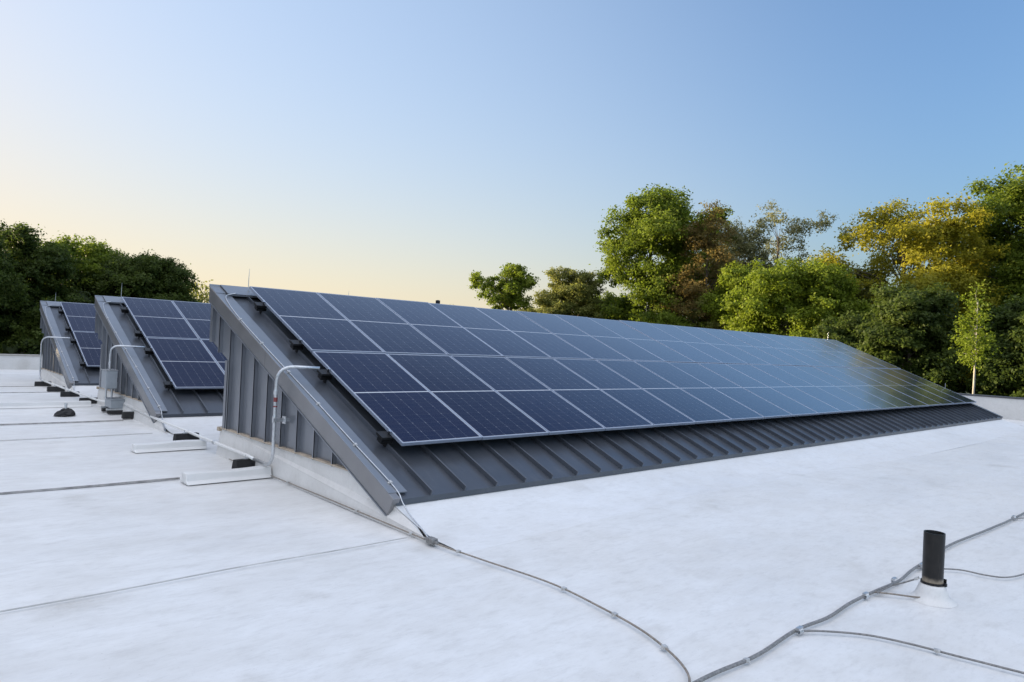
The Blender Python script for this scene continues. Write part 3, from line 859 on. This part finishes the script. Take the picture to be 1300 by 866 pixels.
def make_tree(name, label, x, y, top, hw, crown_bot, leaf, seed, nclu=60, nleaf=220, lsize=.20, clu=None, shape='round', bark=M_BARK, tr=.22, lean=(0, 0), group='trees around the building', cat='tree', open_=0., flat=.7, depth=None, fine=True, far=1.):
    """top / crown_bot are heights above the roof; hw half width of the crown in metres"""
    rng = np.random.default_rng(seed)
    if far != 1:      # the same tree standing farther off
        x = -3.84+far*(x+3.84); y = -9.88+far*(y+9.88); top = 1.64+far*(top-1.64); crown_bot = max(1.64+far*(crown_bot-1.64), -4.6)
        hw *= far; lsize *= far; tr *= far**.8; clu = clu*far if clu else None; lean = (lean[0]*far, lean[1]*far)
    if fine: nleaf = nleaf*4.2; lsize = lsize*.78
    root = empty(name, (x, y, ZG)); H = top-ZG; cb = crown_bot-ZG
    hc = (H-cb)/2; cz = cb+hc
    clu = clu or hw*.30
    # cluster centres: on and inside a lumpy ellipsoid
    ctr = []
    ax = np.array([max(hw-clu*.7, .2), max((depth or hw)-clu*.7, .2), max(hc-clu*.6, .2)])
    tries = 0
    while len(ctr) < nclu and tries < 20000:
        tries += 1
        d = unit(rng.normal(size=3)); rr_ = rng.uniform(.35, 1)**.5
        p = d*rr_
        if shape == 'round': p = p/(np.sum(np.abs(d)**3.0)**(1/3.0))*.97
        if shape == 'round':
            w = 1. if p[2] > -.2 else 1+.3*p[2]
            w *= 1-.15*max(p[2], 0)**2
        elif shape == 'layered':
            w = 1.; p[2] = (np.round(p[2]*3+.3*rng.normal())/3)
        elif shape == 'column':
            w = 1-.55*(p[2]*.5+.5)
        elif shape == 'vase':
            w = .55+.45*(p[2]*.5+.5)
        else: w = 1.
        lump = 1+.16*math.sin(3*math.atan2(d[1], d[0])+seed)+.12*math.sin(5*d[2]+seed*1.7)
        q = p*ax*np.array([w*lump, w*lump, 1.])
        q = q*rng.uniform(.92, 1.08)
        if all(np.sum((q-c)**2) > (clu*.62)**2 for c in ctr): ctr.append(q)
    ctr = np.array(ctr) + np.array([lean[0], lean[1], cz])
    # trunk and limbs
    b = MB()
    tt = min(H*.88, cb+1.55*hc)
    nst = 9; trunk = []
    for i in range(nst):
        t = i/(nst-1)
        trunk.append(np.array([lean[0]*t*t+.10*math.sin(seed+3*t)*t*hw*.5, lean[1]*t*t+.10*math.cos(seed*2+4*t)*t*hw*.5, tt*t]))
    b.tube([tuple(p) for p in trunk], [tr*(1-.80*i/(nst-1))*(1.35 if i == 0 else 1) for i in range(nst)], 8)
    for c in ctr[:: (1 if nclu < 50 else 2)]:
        zt = np.clip((c[2]-.45*np.hypot(c[0], c[1])-.12*hw)/tt, .16, .97)
        k = zt*(nst-1); i0 = int(min(k, nst-2)); s = trunk[i0]+(trunk[i0+1]-trunk[i0])*(k-i0)
        mid = s+(c-s)*.5+np.array([rng.normal()*.06*hw, rng.normal()*.06*hw, .10*hw])
        r0 = tr*(1-.78*zt)*.42
        b.tube([tuple(s), tuple(mid), tuple(c)], [r0, r0*.6, r0*.22], 5, False)
    b.build('trunk', bark, root, smooth=True)
    # leaves
    C_, S_, N_, T_ = [], [], [], []
    for c in ctr:
        r0 = clu*rng.uniform(.65, 1.25); n = int(nleaf*(r0/clu)**2*rng.uniform(.75, 1.25)*(1-open_*rng.uniform(0, 1)))
        # sub-sprays make the clump ragged
        ns = 13
        sub = unit(rng.normal(size=(ns, 3)))*rng.uniform(.35, 1.0, (ns, 1))*r0*np.array([1, 1, flat])
        pick = rng.integers(0, ns, n)
        p = sub[pick]+rng.normal(size=(n, 3))*r0*.185*np.array([1, 1, .7])
        C_.append(c+p)
        nn = unit(unit(p+1e-6)*.55+np.array([0, 0, .55])+rng.normal(size=(n, 3))*.55); N_.append(nn)
        S_.append(lsize*rng.uniform(.55, 1.35, n))
        T_.append(.5+rng.normal()*.17+(sub[pick][:, 2]/r0)*.08+rng.normal(size=n)*.16)
    # stray twigs leaves in the outline
    C_ = np.concatenate(C_); N_ = np.concatenate(N_); S_ = np.concatenate(S_); T_ = np.concatenate(T_)
    U_ = unit(np.cross(N_, rng.normal(size=N_.shape)))
    me = leaves_mesh('crown', C_.astype(np.float32), S_.astype(np.float32), N_, U_, T_, rng)
    me.materials.append(M_LEAF[leaf])
    o = bpy.data.objects.new('crown', me); COL.objects.link(o); o.parent = root
    tag(root, label, cat, group)
    return root

# --- right side
make_tree('small_tree', 'small lone rounded tree with open crown leaning left above the array', 38.1, 36.0, 9.7, 3.0, 4.2, 'green', 19, 20, 260, .22, clu=1.15, lean=(-.9, .8), tr=.24, open_=.2, far=1.5)
make_tree('bushy_tree', 'pale olive bushy tree behind, between small lone tree and tallest tree', 45.5, 36.2, 9.6, 4.2, -1, 'olive', 12, 80, 230, .22, clu=1.1, far=1.5)
make_tree('bushy_tree', 'low hazy olive tree peeking just right of the small lone tree', 49, 45, 6.6, 3.6, -1, 'olive', 13, 40, 200, .24, clu=1.2, far=1.5)
make_tree('tall_tree', 'tallest dense green tree with rounded lobes, centre right', 33.2, 17.6, 12.6, 3.6, -.6, 'green', 14, 60, 430, .19, clu=1.4, tr=.34, open_=.25, far=2.1)
make_tree('dark_tree', 'dark green tree with gappy crown just behind the tallest tree', 38.2, 16.2, 12.2, 2.4, .5, 'green', 15, 36, 240, .19, clu=.95, open_=.3, tr=.24, far=2.1)
make_tree('bronze_tree', 'thin bronze leaved tree with bare gaps, right of the tallest tree', 33.2, 13.6, 10.9, 2.5, -3, 'brown', 16, 90, 120, .14, clu=.8, open_=.4, tr=.16, far=2.1)
make_tree('silvery_tree', 'airy silvery green tree with open twigs against the sky', 41.5, 13.2, 12.6, 3.4, 1, 'grey', 17, 80, 110, .15, clu=.8, open_=.5, tr=.22, far=2.1)
make_tree('silvery_tree', 'second silvery tree, paler and lower, between bronze and silvery crowns', 38.6, 14.6, 11.3, 2.6, 0, 'grey', 43, 70, 140, .15, clu=.85, open_=.4, tr=.2, far=2.1)
make_tree('bushy_tree', 'yellowish green bushy tree in front of the silvery tree', 32.2, 10.6, 7.4, 1.9, -3, 'bright', 18, 60, 200, .15, clu=.75, far=2.1)
make_tree('broad_tree', 'broad fresh green tree low between silvery and golden trees', 31.5, 6.9, 7.3, 3.5, -3.5, 'bright', 19, 120, 280, .16, clu=.95, far=2.1)
make_tree('golden_tree', 'large golden yellow tree with spreading branches at the right', 37.0, 3.6, 11.0, 4.7, .5, 'yellow', 20, 88, 240, .16, clu=1.15, flat=.6, open_=.35, tr=.28, far=2.1)
make_tree('tall_tree', 'tall green tree cut by the right edge of the picture', 40.5, -1.6, 13.2, 4.0, -1, 'green', 21, 110, 260, .18, clu=1.15, tr=.3, far=2.1)
make_tree('birch_tree', 'slender birch with a pale trunk and thin leaves at right', 30.6, -1.3, 5.6, 1.0, 1.2, 'bright', 22, 34, 26, .12, clu=.5, open_=.3, bark=M_BIRCH, tr=.085, shape='column', far=1.15)
make_tree('bushy_tree', 'olive green tree filling the dip left of the golden tree', 36.0, 6.4, 7.6, 2.8, -2, 'olive', 44, 70, 230, .16, clu=.9, far=2.1)
make_tree('dark_tree', 'very dark green tree below the golden tree', 32.6, 1.9, 5.9, 2.4, -4, 'deep', 23, 80, 300, .17, clu=.9, far=1.7)
make_tree('dark_tree', 'low dark tree behind the pale birch trunk', 34, -3.0, 5.2, 2.4, -4, 'deep', 24, 80, 290, .17, clu=.9, far=1.7)
make_tree('dark_tree', 'low dark green tree behind the right end of the array', 33.5, 5.0, 4.2, 2.4, -4, 'deep', 25, 80, 280, .17, clu=.9, far=1.7)
make_tree('golden_tree', 'golden green tree behind the tall edge tree', 46, 1.5, 10.2, 4.2, -1, 'yellow', 26, 90, 200, .18, clu=1.1, flat=.5, far=2.1)
make_tree('bushy_tree', 'green bushy tree low in front of the tallest tree', 31.2, 14.6, 4.6, 2.2, -4, 'green', 27, 60, 230, .16, clu=.8, far=2.1)
make_tree('bushy_tree', 'olive bushy tree low beneath the bronze tree', 31.8, 12.2, 5.2, 1.8, -4, 'olive', 28, 50, 210, .15, clu=.75, far=2.1)
make_tree('bushy_tree', 'green bushy tree low, left of the tallest tree', 35.5, 23.0, 6.2, 2.8, -3, 'green', 29, 60, 230, .19, clu=.95, far=2.1)
# --- left side
make_tree('shade_tree', 'tall dark tree cut by the left edge of the picture', -1.2, 35.5, 7.5, 3.4, -2, 'deep', 31, 90, 280, .17, clu=1.0, tr=.26)
make_tree('shade_tree', 'dark tree with gaps, second from the left edge', 2.4, 38.6, 7.4, 3.2, -1, 'deep', 32, 80, 250, .18, clu=.95, open_=.25, tr=.22)
make_tree('shade_tree', 'dark olive tree behind, middle of the left tree line', 5.8, 43.0, 7.7, 4.0, -1, 'green', 33, 100, 250, .19, clu=1.05)
make_tree('shade_tree', 'dense dark rounded tree at the right end of the left tree line', 8.3, 38.8, 6.8, 3.4, -2, 'deep', 34, 125, 330, .17, clu=1.0)
make_tree('shade_tree', 'low dark tree in front of the left tree line, behind the parapet', 3.2, 33.5, 3.4, 2.6, -4, 'deep', 35, 70, 260, .17, clu=.9)
make_tree('shade_tree', 'low dark tree behind the farthest array', 8.2, 34.5, 3.4, 2.8, -4, 'deep', 36, 70, 260, .17, clu=.9)
make_tree('shade_tree', 'low yellowish tree glimpsed under the left tree line', -1.2, 39.0, 2.6, 2.6, -4, 'yellow', 37, 50, 220, .17, clu=.9)
make_tree('flowering_shrub', 'shrub with scattered white blossom just beyond the left parapet', 1.24, 31.8, .9, 1.0, -2.2, 'white', 41, 16, 9, .42, clu=.5)
make_tree('flowering_shrub', 'pale blossoming treetop glimpsed between the two rear arrays', 4.37, 35.4, 3.65, .75, 1.6, 'white', 42, 14, 16, .3, clu=.35)
# --- the line of tall trees further left, outside the picture, that keeps the low sun off the roof
rs = random.Random(4)
for k in range(17):
    t = k/16
    x = -4.5-44*t + rs.uniform(-1, 1); y = 40-24*t*t-8*t + rs.uniform(-2, 2)
    make_tree('shade_tree', 'tall tree of the dense line beyond the left roof edge, outside the picture', x, y, 11.5+rs.uniform(-.8, 1.2)+2*t, 4.2, -4, 'deep', 50+k, 40, 190, .55, clu=1.7, group='tree line beyond the left roof edge', tr=.3, fine=False)

# --- far woods closing the view
def woods(name, label, spans, leaf, seed, lsize, n):
    rng = np.random.default_rng(seed); C_ = []; T_ = []
    for (x0, y0, x1, y1, zt) in spans:
        L = math.hypot(x1-x0, y1-y0)
        m_ = int(n*L/40)
        t = rng.uniform(0, 1, m_)
        prof = zt*(.70+.16*np.sin(t*L*.55+seed)+.10*np.sin(t*L*1.37+2*seed)+.08*np.sin(t*L*3.1))
        z = ZG + (prof-ZG)*rng.uniform(0, 1, m_)**.7
        off = rng.normal(size=(m_, 2))*1.6
        C_.append(np.stack([x0+(x1-x0)*t+off[:, 0], y0+(y1-y0)*t+off[:, 1], z+rng.normal(size=m_)*.25], 1))
        T_.append(.5+.25*np.sin(t*L*.8)+rng.normal(size=m_)*.15)
    C_ = np.concatenate(C_); T_ = np.concatenate(T_)
    N_ = unit(rng.normal(size=C_.shape)+np.array([0, 0, .6])); U_ = unit(np.cross(N_, rng.normal(size=C_.shape)))
    me = leaves_mesh(name, C_.astype(np.float32), (lsize*rng.uniform(.6, 1.3, len(C_))).astype(np.float32), N_, U_, T_, rng)
    me.materials.append(M_LEAF[leaf])
    o = bpy.data.objects.new(name, me); COL.objects.link(o)
    tag(o, label, 'woodland', kind='stuff')
woods('woodland', 'dark woodland mass closing the view behind the right trees', [(100, 66, 113, -46, 7.5), (95, 78, 130, 60, 7), (120, 145, 108, 66, 8)], 'deep', 71, .8, 16000)
woods('woodland', 'dark woodland mass closing the view behind the left trees', [(-16, 50, 13, 49, 4.0), (-10, 44, 11, 44, 2.2)], 'deep', 72, .42, 22000)
woods('woodland', 'faint far treetops on the horizon past the left tree line', [(30, 124, 46, 121, 11.4), (46, 121, 110, 95, 9.0)], 'olive', 73, .5, 24000)
